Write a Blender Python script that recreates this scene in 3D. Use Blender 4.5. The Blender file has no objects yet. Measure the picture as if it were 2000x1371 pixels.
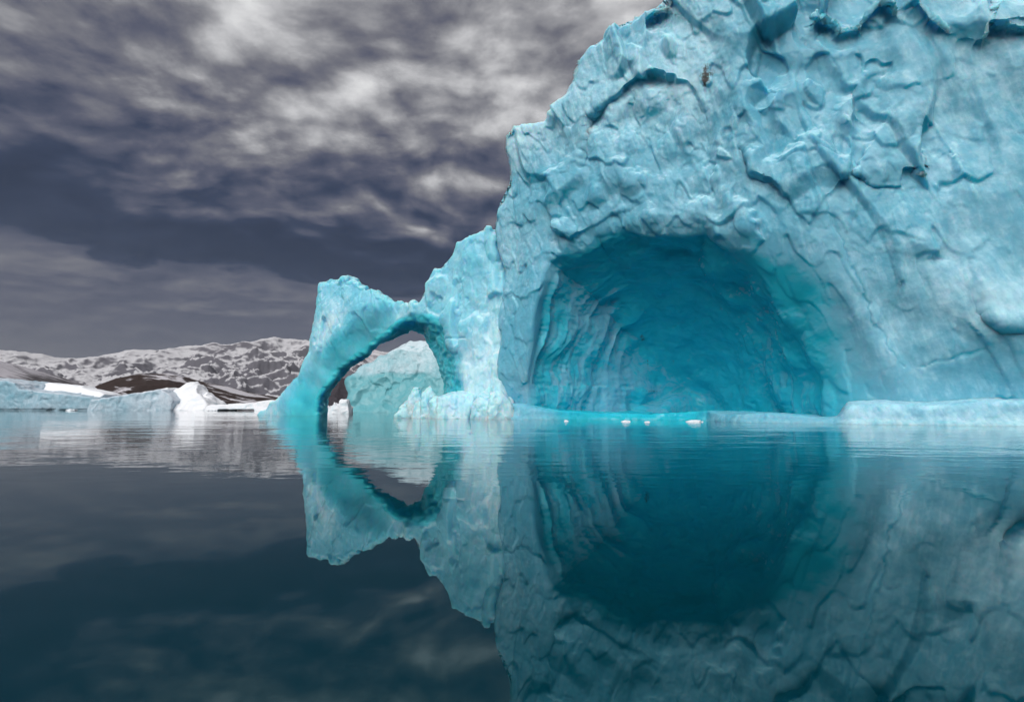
import bpy, math, random, time
import numpy as np
from concurrent.futures import ThreadPoolExecutor
from mathutils import Vector
T0 = time.time()
sc = bpy.context.scene
COL = sc.collection
f32 = np.float32

# ------------------------------------------------------------------ camera
CAM_H = 2.0
PITCH = math.atan(0.110)
cam = bpy.data.cameras.new('camera'); cam_ob = bpy.data.objects.new('camera', cam); COL.objects.link(cam_ob)
cam.lens = 18.0; cam.sensor_width = 36.0; cam.clip_start = 0.1; cam.clip_end = 60000
cam_ob.location = (0, 0, CAM_H); cam_ob.rotation_euler = (math.pi / 2 + PITCH, 0, 0)
sc.camera = cam_ob

# ------------------------------------------------------------------ render settings
sc.render.engine = 'CYCLES'
sc.cycles.use_denoising = True
sc.cycles.use_adaptive_sampling = True; sc.cycles.adaptive_threshold = 0.04; sc.cycles.adaptive_min_samples = 20
sc.cycles.max_bounces = 8; sc.cycles.diffuse_bounces = 5; sc.cycles.glossy_bounces = 4
sc.cycles.caustics_reflective = False; sc.cycles.caustics_refractive = False
sc.view_settings.view_transform = 'Standard'; sc.view_settings.look = 'None'
sc.view_settings.gamma = 1.0; sc.view_settings.use_curve_mapping = False
EXPO = 1.06
sc.view_settings.exposure = EXPO

# ------------------------------------------------------------------ sun and sky
SUN_EL, SUN_AZ = math.radians(40), math.radians(200)     # azimuth clockwise from +Y (north)
sun = bpy.data.lights.new('sun', 'SUN'); sun.energy = 1.5; sun.angle = math.radians(50); sun.color = (1.0, 0.985, 0.965)
sun_ob = bpy.data.objects.new('sun', sun); COL.objects.link(sun_ob)
_sd = Vector((math.sin(SUN_AZ) * math.cos(SUN_EL), math.cos(SUN_AZ) * math.cos(SUN_EL), math.sin(SUN_EL)))
sun_ob.rotation_euler = _sd.to_track_quat('Z', 'Y').to_euler(); sun_ob.location = _sd * 300


class NT:
    """small helper to write node graphs"""
    def __init__(self, tree):
        self.t = tree; tree.nodes.clear()
    def n(self, typ, ins=None, **kw):
        nd = self.t.nodes.new(typ)
        for k, v in kw.items(): setattr(nd, k, v)
        for k, v in (ins or {}).items():
            s = nd.inputs[k]
            if isinstance(v, bpy.types.NodeSocket): self.t.links.new(v, s)
            elif isinstance(v, bpy.types.Node): self.t.links.new(v.outputs[0], s)
            else: s.default_value = v
        return nd
    def m(self, op, a, b=0.0, c=0.0, clamp=False):
        return self.n('ShaderNodeMath', {0: a, 1: b, 2: c}, operation=op, use_clamp=clamp).outputs[0]
    def vm(self, op, a, b=(0, 0, 0), out=0):
        return self.n('ShaderNodeVectorMath', {0: a, 1: b}, operation=op).outputs[out]
    def mix(self, fac, a, b, blend='MIX'):
        nd = self.n('ShaderNodeMix', data_type='RGBA', blend_type=blend)
        for s, v in ((nd.inputs[0], fac), (nd.inputs[6], a), (nd.inputs[7], b)):
            if isinstance(v, bpy.types.NodeSocket): self.t.links.new(v, s)
            else: s.default_value = v
        return nd.outputs[2]
    def noise(self, vec, scale, detail=4, rough=0.5, dist=0.0, lac=2.0, typ='FBM'):
        return self.n('ShaderNodeTexNoise', {'Vector': vec, 'Scale': scale, 'Detail': detail, 'Roughness': rough, 'Distortion': dist, 'Lacunarity': lac}, noise_type=typ, normalize=True).outputs[0]
    def ramp(self, fac, stops, interp='LINEAR'):
        nd = self.n('ShaderNodeValToRGB', {0: fac}); r = nd.color_ramp; r.interpolation = interp
        while len(r.elements) > 1: r.elements.remove(r.elements[-1])
        r.elements[0].position = stops[0][0]; r.elements[0].color = col4(stops[0][1])
        for p, c in stops[1:]:
            e = r.elements.new(p); e.color = col4(c)
        return nd.outputs[0]
    def sstep(self, x, a, b):
        return self.n('ShaderNodeMapRange', {0: x, 1: a, 2: b, 3: 0.0, 4: 1.0}, interpolation_type='SMOOTHSTEP').outputs[0]


def col4(c):
    if isinstance(c, (int, float)): return (c, c, c, 1)
    return tuple(c) + (1,) if len(c) == 3 else tuple(c)


world = bpy.data.worlds.new('World'); sc.world = world; world.use_nodes = True
w = NT(world.node_tree)
nish = w.n('ShaderNodeTexSky', sky_type='NISHITA', sun_disc=False, sun_elevation=SUN_EL, sun_rotation=SUN_AZ)
dirv = w.n('ShaderNodeTexCoord').outputs['Generated']
sep = w.n('ShaderNodeSeparateXYZ', {0: dirv})
dz = w.m('ABSOLUTE', sep.outputs[2])
den = w.m('ADD', dz, 0.22)
px_ = w.m('DIVIDE', sep.outputs[0], den); py_ = w.m('DIVIDE', sep.outputs[1], den)
pl = w.n('ShaderNodeCombineXYZ', {0: px_, 1: py_, 2: 0.0}).outputs[0]        # the cloud layer seen in perspective
warp = w.n('ShaderNodeTexNoise', {'Vector': pl, 'Scale': 1.3, 'Detail': 2.0}, normalize=True).outputs[1]
plw = w.vm('ADD', pl, w.vm('MULTIPLY', w.vm('SUBTRACT', warp, (0.5, 0.5, 0.5)), (0.26, 0.26, 0.0)))
plr = w.n('ShaderNodeVectorRotate', {'Vector': plw, 'Angle': math.radians(-10)}, rotation_type='Z_AXIS').outputs[0]
pls = w.vm('MULTIPLY', plr, (0.82, 1.0, 1.0))
def cloud(off, det_):
    """heaped cloud: rounded billows on top of a fractal"""
    v_ = w.vm('ADD', pls, off)
    a_ = w.noise(v_, 2.1, det_, 0.60)
    b_ = None
    for sc_, am_ in ((3.4, 0.65), (8.5, 0.5)):
        d_ = w.m('SUBTRACT', w.noise(w.vm('ADD', v_, (sc_, 0, 0)), sc_, 1, 0.4), 0.5)
        t_ = w.m('MULTIPLY', w.m('SQRT', w.m('ADD', w.m('MULTIPLY', d_, d_), 0.0012)), am_)
        b_ = t_ if b_ is None else w.m('ADD', b_, t_)
    return w.m('ADD', a_, w.m('MULTIPLY', b_, 0.9))
c0 = cloud((5.2, 1.7, 0), 9)
c1 = cloud((5.2, 1.61, 0), 3)                                               # the same heaps a little nearer: lit flank against shaded base
relf = w.m('SUBTRACT', c0, c1)
big = w.noise(w.vm('ADD', pls, (6.15, 8.05, 0)), 0.9, 2, 0.5)
el = w.m('MULTIPLY', w.m('ARCSINE', dz), 180 / math.pi)                     # elevation in degrees
tilt = w.m('ADD', w.m('MULTIPLY', w.n('ShaderNodeClamp', {0: sep.outputs[0], 1: -0.75, 2: 0.05}).outputs[0], 3.0), 1.6)
elw = w.m('ADD', w.m('ADD', el, tilt), w.m('MULTIPLY', w.m('SUBTRACT', c0, 0.58), 8.0))
lay = w.n('ShaderNodeMapRange', {0: elw, 1: 0.0, 2: 60.0}).outputs[0]
base = w.ramp(lay, [(0.0, 0.44), (0.08, 0.36), (0.15, 0.33), (0.20, 0.38), (0.222, 0.33), (0.236, 0.05), (0.29, 0.02), (0.345, 0.24), (0.43, 0.43), (0.54, 0.57), (0.64, 0.66), (1.0, 0.64)])
amp = w.ramp(lay, [(0.0, 0.03), (0.15, 0.15), (0.22, 0.40), (0.25, 0.22), (0.29, 0.30), (0.35, 0.7), (0.45, 0.82), (1.0, 0.82)])
det = w.m('ADD', w.m('MULTIPLY', w.m('SUBTRACT', c0, 0.575), 0.85), w.m('MULTIPLY', w.m('SUBTRACT', relf, 0.0), 1.15))
det = w.m('ADD', det, w.m('MULTIPLY', w.m('SUBTRACT', big, 0.5), 0.55))
torn = w.noise(w.vm('ADD', plw, (9.1, 2.3, 0)), 13.0, 5, 0.62)
det = w.m('ADD', w.m('MULTIPLY', det, 1.12), w.m('MULTIPLY', w.m('SUBTRACT', torn, 0.5), 0.42))
dens = w.m('ADD', base, w.m('MULTIPLY', det, amp))
ccol = w.ramp(dens, [(0.0, (0.011, 0.020, 0.050)), (0.16, (0.024, 0.036, 0.076)), (0.34, (0.086, 0.091, 0.132)), (0.48, (0.168, 0.168, 0.193)), (0.62, (0.31, 0.31, 0.325)), (0.78, (0.55, 0.55, 0.56)), (1.0, (0.85, 0.85, 0.85))])
ccol = w.vm('MULTIPLY', ccol, (0.50, 0.50, 0.50))
nsk = w.vm('MULTIPLY', nish, (0.05, 0.05, 0.05))
skyc = w.mix(0.06, ccol, nsk)
bg = w.n('ShaderNodeBackground', {'Color': skyc, 'Strength': 1.0})
w.n('ShaderNodeOutputWorld', {'Surface': bg})
world.cycles.sampling_method = 'MANUAL'; world.cycles.sample_map_resolution = 512

# ------------------------------------------------------------------ noise library
_G = np.array([[1,1,0],[-1,1,0],[1,-1,0],[-1,-1,0],[1,0,1],[-1,0,1],[1,0,-1],[-1,0,-1],[0,1,1],[0,-1,1],[0,1,-1],[0,-1,-1],[1,1,0],[-1,1,0],[0,-1,1],[0,-1,-1]], f32)


def hsh(ix, iy, iz, seed):
    with np.errstate(over='ignore'):
        h = ix.astype(np.uint32) * np.uint32(374761393) + iy.astype(np.uint32) * np.uint32(668265263) + iz.astype(np.uint32) * np.uint32(2246822519) + np.uint32((seed * 3266489917) & 0xffffffff)
        h = (h ^ (h >> np.uint32(13))) * np.uint32(1274126177)
        h = (h ^ (h >> np.uint32(15))) * np.uint32(2246822519)
    return h ^ (h >> np.uint32(16))


def gn(x, y, z, seed=0):
    """gradient noise, about -1..1"""
    x = np.asarray(x, f32); y = np.asarray(y, f32); z = np.broadcast_to(np.asarray(z, f32), x.shape)
    xi = np.floor(x); yi = np.floor(y); zi = np.floor(z)
    fx, fy, fz = x - xi, y - yi, z - zi
    xi = xi.astype(np.int32); yi = yi.astype(np.int32); zi = zi.astype(np.int32)
    sx = fx * fx * fx * (fx * (fx * 6 - 15) + 10); sy = fy * fy * fy * (fy * (fy * 6 - 15) + 10); sz = fz * fz * fz * (fz * (fz * 6 - 15) + 10)
    out = np.zeros(x.shape, f32)
    for a in (0, 1):
        wa = sx if a else 1 - sx
        for b in (0, 1):
            wb = sy if b else 1 - sy
            for c in (0, 1):
                wc = sz if c else 1 - sz
                g = _G[hsh(xi + a, yi + b, zi + c, seed) & np.uint32(15)]
                out += wa * wb * wc * (g[..., 0] * (fx - a) + g[..., 1] * (fy - b) + g[..., 2] * (fz - c))
    return out * f32(1.2)


def fbm(x, y, z, octv=4, gain=0.5, seed=0, ridged=False):
    s = 0; a = 1.0; t = 0; k = 1.0
    for i in range(octv):
        v = gn(x * k + 17.3 * i, y * k - 9.1 * i, z * k + 4.7 * i, seed + i)
        if ridged: v = 1 - 2 * np.abs(v) * 1.4
        s = s + a * v; t += a; a *= gain; k *= 2.03
    return s / t


def worley(x, y, z, seed=0, bias=0.0):
    """distances to the two nearest cell points and the tilted planes of both cells"""
    xi = np.floor(x - 0.5).astype(np.int32); yi = np.floor(y - 0.5).astype(np.int32); zi = np.floor(z - 0.5).astype(np.int32)
    F1 = np.full(x.shape, 9, f32); F2 = np.full(x.shape, 9, f32); p1 = np.zeros(x.shape, f32); p2 = np.zeros(x.shape, f32)
    fx, fy, fz = (x - xi).astype(f32), (y - yi).astype(f32), (z - zi).astype(f32)
    k = f32(1 / 255)
    for a in (0, 1):
        for b in (0, 1):
            for c in (0, 1):
                h = hsh(xi + a, yi + b, zi + c, seed)
                jx = (h & np.uint32(255)).astype(f32) * k; jy = ((h >> np.uint32(8)) & np.uint32(255)).astype(f32) * k; jz = ((h >> np.uint32(16)) & np.uint32(255)).astype(f32) * k
                dx = fx - a - 0.15 - 0.7 * jx; dy = fy - b - 0.15 - 0.7 * jy; dz_ = fz - c - 0.15 - 0.7 * jz
                d = dx * dx + dy * dy + dz_ * dz_
                p = ((h >> np.uint32(24)).astype(f32) * k - 0.5) * 0.6 + (dx * (jy - 0.5) + dy * (jz - 0.5) + dz_ * (jx - 0.5 - bias)) * 1.8
                n1 = d < F1; n2 = d < F2
                p2 = np.where(n1, p1, np.where(n2, p, p2)); p1 = np.where(n1, p, p1)
                F2 = np.where(n1, F1, np.where(n2, d, F2)); F1 = np.where(n1, d, F1)
    return np.sqrt(F1), np.sqrt(F2), p1, p2


def sst(x, a, b):
    t = np.clip((x - a) / (b - a), 0, 1)
    return t * t * (3 - 2 * t)


def smax(a, b, k):
    h = np.clip(0.5 + 0.5 * (a - b) / k, 0, 1)
    return b + (a - b) * h + k * h * (1 - h)


def smin(a, b, k): return -smax(-a, -b, k)


def sdpoly(px, py, poly):
    """signed distance to a polygon, negative inside"""
    P = np.asarray(poly, f32); n = len(P); px = px.astype(f32); py = py.astype(f32)
    d = np.full(px.shape, 1e18, f32); s = np.ones(px.shape, f32)
    for i in range(n):
        a = P[i]; b = P[i - 1]
        ex, ey = b - a
        wx = px - a[0]; wy = py - a[1]
        t = np.clip((wx * ex + wy * ey) / (ex * ex + ey * ey + 1e-12), 0, 1)
        d = np.minimum(d, (wx - ex * t) ** 2 + (wy - ey * t) ** 2)
        c1 = py >= a[1]; c2 = py < b[1]; c3 = ex * wy > ey * wx
        s = np.where((c1 & c2 & c3) | (~c1 & ~c2 & ~c3), -s, s)
    return (s * np.sqrt(d)).astype(f32)


def sdline(px, py, pts):
    P = np.asarray(pts, np.float64); d = np.full(px.shape, 1e18)
    for i in range(len(P) - 1):
        a = P[i]; e = P[i + 1] - a
        t = np.clip(((px - a[0]) * e[0] + (py - a[1]) * e[1]) / (e @ e + 1e-12), 0, 1)
        d = np.minimum(d, (px - a[0] - e[0] * t) ** 2 + (py - a[1] - e[1] * t) ** 2)
    return np.sqrt(d).astype(f32)


# ------------------------------------------------------------------ surface nets
POOL = ThreadPoolExecutor(4)


def par(fn, *arrs):
    """run a per-point function over chunks of its arrays on several threads"""
    n = len(arrs[0])
    if n < 20000: return fn(*arrs)
    cut = np.array_split(np.arange(n), max(8, n // 60000))
    res = list(POOL.map(lambda c: fn(*[a[c[0]:c[-1] + 1] for a in arrs]), cut))
    if isinstance(res[0], dict): return {k: np.concatenate([r[k] for r in res]) for k in res[0]}
    return np.concatenate(res)


def nets(F, org, h):
    ins = F < 0
    cnt = np.zeros(tuple(s - 1 for s in F.shape), np.uint8)
    sl = lambda a, n: slice(a, n - 1 + a)
    X, Y, Z = F.shape
    for a in (0, 1):
        for b in (0, 1):
            for c in (0, 1):
                cnt += ins[sl(a, X), sl(b, Y), sl(c, Z)]
    ci, cj, ck = np.nonzero((cnt > 0) & (cnt < 8))
    idx = np.full(cnt.shape, -1, np.int32); idx[ci, cj, ck] = np.arange(len(ci))
    cv = {}
    for a in (0, 1):
        for b in (0, 1):
            for c in (0, 1):
                cv[a, b, c] = F[ci + a, cj + b, ck + c]
    acc = np.zeros((len(ci), 3), f32); num = np.zeros(len(ci), f32)
    cor = list(cv)
    for p in cor:
        for ax in range(3):
            if p[ax] == 1: continue
            q = list(p); q[ax] = 1; q = tuple(q)
            A, B = cv[p], cv[q]; m = (A < 0) != (B < 0)
            t = np.where(m, A / np.where(A - B == 0, 1, A - B), 0)
            for k in range(3): acc[:, k] += np.where(m, p[k] + (t if k == ax else 0), 0)
            num += m
    V = (acc / num[:, None] + np.stack([ci, cj, ck], 1)) * h + np.asarray(org, f32)
    quads = []
    for ax in range(3):
        s0 = [slice(1, n - 1) for n in F.shape]; s1 = list(s0)
        s0[ax] = slice(0, F.shape[ax] - 1); s1[ax] = slice(1, F.shape[ax])
        A = ins[tuple(s0)]; B = ins[tuple(s1)]
        e = np.nonzero(A != B); o = [np.array(q) for q in e]
        o = [o[k] + (0 if k == ax else 1) for k in range(3)]
        flip = ~A[e]
        b, c = [(1, 2), (2, 0), (0, 1)][ax]
        def at(db, dc):
            q = list(o); q[b] = q[b] + db; q[c] = q[c] + dc
            return idx[q[0], q[1], q[2]]
        Q = np.stack([at(-1, -1), at(0, -1), at(0, 0), at(-1, 0)], 1)
        Q[flip] = Q[flip][:, ::-1]
        quads.append(Q)
    Q = np.concatenate(quads); Q = Q[(Q >= 0).all(1)]
    return V.astype(f32), Q


def sparse_eval(Fn, lo, hi, h, thr):
    """field on a fine grid, worked out only in blocks near the surface (8h blocks, then 2h blocks)"""
    lo = np.asarray(lo, float); B = 8
    n = (np.ceil((np.asarray(hi, float) - lo) / (B * h)).astype(int))
    ev = lambda P: par(lambda p: Fn(p[:, 0].astype(f32), p[:, 1].astype(f32), p[:, 2].astype(f32)).astype(f32), P)
    grid = lambda *a: np.stack(np.meshgrid(*a, indexing='ij'), -1).reshape(-1, 3)
    C = grid(*[(np.arange(n[k]) + 0.5) * B * h + lo[k] - 0.5 * h for k in range(3)])
    v = ev(C).reshape(n)
    D = np.repeat(np.repeat(np.repeat(v, B, 0), B, 1), B, 2)
    bi = np.stack(np.nonzero(np.abs(v) < thr * 4 * h), 1) * B
    sub = (bi[:, None, :] + grid(*[np.arange(0, B, 2)] * 3)[None]).reshape(-1, 3)
    v2 = ev((sub + 0.5) * h + lo)
    cell = grid(*[np.arange(2)] * 3)
    near = np.abs(v2) < thr * 1.25 * h
    far = (sub[~near][:, None, :] + cell[None]).reshape(-1, 3)
    D[far[:, 0], far[:, 1], far[:, 2]] = np.repeat(v2[~near], 8)
    ii = (sub[near][:, None, :] + cell[None]).reshape(-1, 3)
    D[ii[:, 0], ii[:, 1], ii[:, 2]] = ev(ii * h + lo)
    for ax in range(3):      # close the volume at its border
        s = [slice(None)] * 3
        for e in (0, -1):
            s[ax] = e; D[tuple(s)] = np.maximum(D[tuple(s)], 0.01)
    return D, lo


def vnormals(V, Q):
    a = V[Q[:, 2]] - V[Q[:, 0]]; b = V[Q[:, 3]] - V[Q[:, 1]]
    fn = np.cross(a, b); N = np.zeros_like(V)
    for k in range(4):
        for c in range(3): N[:, c] += np.bincount(Q[:, k], fn[:, c], len(V))
    return N / (np.linalg.norm(N, axis=1, keepdims=True) + 1e-9)


def subdiv(V, Q, sel):
    """split the selected quads in four; returns the new vertices, the fine quads and the untouched ones"""
    K = Q[~sel]; Q = Q[sel]; n = len(V)
    E = np.concatenate([Q[:, [k, (k + 1) % 4]] for k in range(4)])
    key = np.minimum(E[:, 0], E[:, 1]).astype(np.int64) * n + np.maximum(E[:, 0], E[:, 1])
    u, inv = np.unique(key, return_inverse=True)
    em = (V[u // n] + V[u % n]) * 0.5
    fm = V[Q].mean(1)
    m = len(Q); ei = n + inv.reshape(4, m); fi = n + len(u) + np.arange(m)
    NQ = np.concatenate([np.stack([Q[:, k], ei[k], fi, ei[k - 1]], 1) for k in range(4)])
    return np.concatenate([V, em, fm]).astype(f32), np.concatenate([NQ, K])


def relax(V, Q, it=1, lam=0.5):
    for _ in range(it):
        S = np.zeros_like(V); c = np.zeros(len(V), f32)
        for k in range(4):
            for o in (1, 3):
                for d in range(3): S[:, d] += np.bincount(Q[:, k], V[Q[:, (k + o) % 4], d], len(V))
                c += np.bincount(Q[:, k], minlength=len(V))
        V = V + lam * (S / np.maximum(c, 1)[:, None] - V)
    return V.astype(f32)


def mesh_obj(name, V, Q, mat, parent=None, attrs=None, smooth=True):
    me = bpy.data.meshes.new(name)
    nv, nf, k = len(V), len(Q), Q.shape[1]
    me.vertices.add(nv); me.vertices.foreach_set('co', np.ascontiguousarray(V, f32).ravel())
    me.loops.add(nf * k); me.loops.foreach_set('vertex_index', np.ascontiguousarray(Q, np.int32).ravel())
    me.polygons.add(nf); me.polygons.foreach_set('loop_start', np.arange(nf, dtype=np.int32) * k)
    me.polygons.foreach_set('use_smooth', np.full(nf, smooth))
    me.update(calc_edges=True)
    for an, av in (attrs or {}).items():
        a = me.attributes.new(an, 'FLOAT', 'POINT'); a.data.foreach_set('value', np.ascontiguousarray(av, f32))
    me.materials.append(mat)
    ob = bpy.data.objects.new(name, me); COL.objects.link(ob)
    if parent: ob.parent = parent
    return ob


def empty(name, loc=(0, 0, 0)):
    o = bpy.data.objects.new(name, None); COL.objects.link(o); o.location = loc; o.empty_display_size = 1
    return o


def tag(o, label=None, cat=None, group=None, kind=None):
    for k, v in (('label', label), ('category', cat), ('group', group), ('kind', kind)):
        if v: o[k] = v
    return o


# ------------------------------------------------------------------ materials
def new_mat(name):
    m = bpy.data.materials.new(name); m.use_nodes = True
    return m, NT(m.node_tree)


def ice_material(name, body, crust, clean_or_shade, sss=0.35, bump=0.2, rough=0.36, scale=1.0, deep=1.3):
    m, g = new_mat(name)
    pos = g.vm('MULTIPLY', g.n('ShaderNodeNewGeometry').outputs['Position'], (scale, scale, scale))
    A = lambda n: g.n('ShaderNodeAttribute', attribute_name=n).outputs['Fac']
    mul = lambda c, k: [a * b for a, b in zip(c, k + (1,))]
    big = g.noise(pos, 0.10, 3, 0.5); mid = g.noise(pos, 0.5, 4, 0.62); fin = g.noise(pos, 2.4, 4, 0.68)
    lean = g.vm('ADD', g.vm('MULTIPLY', pos, (1, 1, 0.22)), g.vm('MULTIPLY', g.n('ShaderNodeCombineXYZ', {0: g.n('ShaderNodeSeparateXYZ', {0: pos}).outputs[2]}).outputs[0], (0.32, 0, 0)))
    strk = g.noise(lean, 1.3, 4, 0.62, 0.3)                       # melt streaks running down the face
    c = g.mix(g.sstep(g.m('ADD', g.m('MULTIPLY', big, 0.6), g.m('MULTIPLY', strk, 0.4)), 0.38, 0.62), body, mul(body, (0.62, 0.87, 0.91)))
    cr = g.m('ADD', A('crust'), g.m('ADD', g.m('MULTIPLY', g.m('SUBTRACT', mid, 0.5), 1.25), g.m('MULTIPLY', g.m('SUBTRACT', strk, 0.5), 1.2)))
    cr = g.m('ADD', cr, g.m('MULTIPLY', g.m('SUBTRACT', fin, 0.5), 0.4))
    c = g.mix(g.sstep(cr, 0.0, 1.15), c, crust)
    cl = g.m('ADD', A('clean_or_shade'), g.m('MULTIPLY', g.m('SUBTRACT', mid, 0.5), 0.6))
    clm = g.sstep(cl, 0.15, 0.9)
    c = g.mix(clm, c, g.mix(g.sstep(g.m('ADD', g.m('MULTIPLY', mid, 0.5), g.m('MULTIPLY', big, 0.5)), 0.35, 0.65), clean_or_shade, mul(clean_or_shade, (1.7, 1.15, 1.12))))
    dm = g.sstep(g.m('ADD', A('dirt'), g.m('MULTIPLY', g.m('SUBTRACT', fin, 0.5), 1.4)), 0.55, 0.95)
    c = g.mix(dm, c, (0.075, 0.078, 0.075, 1))
    hgt = g.m('ADD', g.m('MULTIPLY', strk, 0.5), g.m('ADD', g.m('MULTIPLY', mid, 0.6), g.m('MULTIPLY', fin, 0.28)))
    wv = g.vm('ADD', pos, g.vm('MULTIPLY', g.n('ShaderNodeTexNoise', {'Vector': pos, 'Scale': 0.6, 'Detail': 3.0}).outputs[1], (1.1, 1.1, 1.1)))
    for vs, va in ((0.55, 0.9), (1.5, 0.40)):                         # shallow melt scallops with crisp rims
        vor = g.n('ShaderNodeTexVoronoi', {'Vector': wv, 'Scale': vs}, feature='F1').outputs['Distance']
        hgt = g.m('ADD', hgt, g.m('MULTIPLY', g.m('MULTIPLY', vor, vor), va))
    hgt = g.m('MULTIPLY', hgt, g.m('SUBTRACT', 1.0, g.m('MULTIPLY', clm, 0.7)))
    bp = g.n('ShaderNodeBump', {'Height': hgt, 'Strength': bump, 'Distance': 0.7 / scale})
    ro = g.m('ADD', rough, g.m('MULTIPLY', clm, -0.14))
    b = g.n('ShaderNodeBsdfPrincipled', {'Base Color': c, 'Roughness': ro, 'IOR': 1.31, 'Normal': bp,
            'Subsurface Weight': sss, 'Subsurface Radius': (0.10, 0.55, 0.75), 'Subsurface Scale': deep})
    g.n('ShaderNodeOutputMaterial', {'Surface': b})
    return m


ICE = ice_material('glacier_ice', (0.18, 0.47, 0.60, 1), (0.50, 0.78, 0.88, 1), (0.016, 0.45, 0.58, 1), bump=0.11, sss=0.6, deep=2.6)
ICE_WING = ice_material('bright_glacier_ice', (0.28, 0.66, 0.79, 1), (0.63, 0.85, 0.93, 1), (0.06, 0.60, 0.72, 1), bump=0.11, sss=0.7, deep=5.0)
ICE_FAR = ice_material('grey_green_ice', (0.28, 0.50, 0.55, 1), (0.58, 0.70, 0.75, 1), (0.10, 0.37, 0.42, 1), sss=0.0, scale=0.6, bump=0.3)
ICE_GREY = ice_material('grey_blue_ice', (0.34, 0.47, 0.55, 1), (0.62, 0.68, 0.75, 1), (0.16, 0.38, 0.47, 1), sss=0.0, scale=0.5)
SNOW = ice_material('snow', (0.80, 0.82, 0.86, 1), (0.84, 0.85, 0.88, 1), (0.60, 0.72, 0.80, 1), sss=0.0, bump=0.2, rough=0.7)


def water_material():
    m, g = new_mat('sea_water')
    pos = g.n('ShaderNodeNewGeometry').outputs['Position']
    # patches of breeze far out, calm water close to the boat
    patch = g.noise(g.vm('MULTIPLY', pos, (0.018, 0.05, 0)), 1.0, 3, 0.5)
    sp = g.n('ShaderNodeSeparateXYZ', {0: pos}).outputs
    far = g.sstep(g.m('ADD', sp[1], g.m('MULTIPLY', g.m('SUBTRACT', patch, 0.5), 14)), 9.0, 24.0)
    am = g.m('MULTIPLY', g.m('ADD', 0.06, far), g.m('ADD', 0.35, g.m('MULTIPLY', g.sstep(patch, 0.35, 0.65), 0.9)))
    w1 = g.noise(g.vm('MULTIPLY', pos, (0.55, 1.0, 0)), 1.3, 3, 0.5, 0.3)
    w2 = g.noise(g.vm('MULTIPLY', pos, (0.5, 1.0, 0)), 0.35, 2, 0.5)
    hgt = g.m('ADD', g.m('MULTIPLY', w1, 0.35), g.m('MULTIPLY', w2, 0.9))
    bp = g.n('ShaderNodeBump', {'Height': g.m('MULTIPLY', hgt, am), 'Strength': 1.0, 'Distance': 0.055})
    b = g.n('ShaderNodeBsdfPrincipled', {'Base Color': (0.0005, 0.026, 0.036, 1), 'Roughness': 0.015, 'IOR': 1.58, 'Normal': bp, 'Specular Tint': (0.30, 0.88, 1.0, 1)})
    g.n('ShaderNodeOutputMaterial', {'Surface': b})
    return m


# ------------------------------------------------------------------ water: one sheet to the horizon
WATER = water_material()
R_ = 14000
wob = mesh_obj('water', np.array([[-R_, -R_, 0], [R_, -R_, 0], [R_, R_, 0], [-R_, R_, 0]], f32), np.array([[0, 1, 2, 3]]), WATER)
tag(wob, 'calm dark teal sea water mirroring the ice', None, None, 'structure')

# ------------------------------------------------------------------ facade frame of the great iceberg
O = np.array([-55.0, 128.0]); EU = np.array([0.850, -0.527]); EW = np.array([0.527, 0.850])
_wu = np.array([-60, -23, 0, 42, 67, 91, 113, 133, 152, 170, 200], float)
_ww = np.array([4, 0.5, 0, -1.9, -2.4, -1.6, -1.8, 0, 3.5, 9.5, 22], float)
def W0(u): return np.interp(u, _wu, _ww).astype(f32)


def ray(px, py):
    v = (685.5 - py) / 1000.0; c, s = math.cos(PITCH), math.sin(PITCH)
    return np.array([(px - 1000) / 1000.0, c - s * v, s + c * v])


def FZ(px, py):
    """where the sight line of a photo point meets the berg's front: along-wall metre u and height z"""
    d = ray(px, py); t = 90.0
    for _ in range(30):
        q = d[:2] * t - O
        wv = float(W0(q @ EU)); r = q @ EW - wv
        t -= r / max(d[:2] @ EW, 0.05)
    q = d[:2] * t - O
    return (q @ EU, CAM_H + d[2] * t)


def FP(*pts): return [FZ(*p) for p in pts]
def uw(x, y): 
    return (x - O[0]) * EU[0] + (y - O[1]) * EU[1], (x - O[0]) * EW[0] + (y - O[1]) * EW[1]


def polar(poly, c):
    """radius of a star-shaped outline as a function of angle"""
    P = np.asarray(poly) - np.asarray(c)
    # densify
    Q = np.concatenate([P[i] + (P[(i + 1) % len(P)] - P[i]) * np.linspace(0, 1, 12, endpoint=False)[:, None] for i in range(len(P))])
    a = np.arctan2(Q[:, 1], Q[:, 0]); r = np.hypot(Q[:, 0], Q[:, 1]); o = np.argsort(a); a, r = a[o], r[o]
    a = np.concatenate([a - 2 * np.pi, a, a + 2 * np.pi]); r = np.concatenate([r, r, r])
    return lambda t: np.interp(t, a, r).astype(f32)


EXEC_PLACE = None
#PART2
# ------------------------------------------------------------------ the great iceberg: main wall with the cave
MAIN_OUT = FP((975, 860), (972, 700), (968, 560), (960, 500), (954, 450), (965, 395), (984, 350), (984, 268), (1042, 246), (1060, 240), (1106, 198), (1126, 160), (1142, 108), (1200, 66), (1264, 34), (1330, 2), (1420, -45), (1560, -80), (1720, -60), (1860, -95), (1990, -60)) + [(196, 40), (200, -6)]
MAIN_OUT[0] = (MAIN_OUT[0][0], -6)
CAVE_PX = [(1012, 812), (1018, 720), (1030, 640), (1045, 545), (1062, 492), (1100, 472), (1132, 457), (1160, 440), (1190, 437), (1240, 443), (1290, 440), (1370, 446), (1384, 458), (1450, 492), (1500, 532), (1550, 592), (1600, 682), (1630, 748), (1645, 812)]
CAX = np.array([0.40, 0.9165]); CLA = np.array([0.9165, -0.40])


def fpt(px, py):
    u, z = FZ(px, py); p = O + EU * u + EW * float(W0(np.array(u)))
    return p, z


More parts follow.
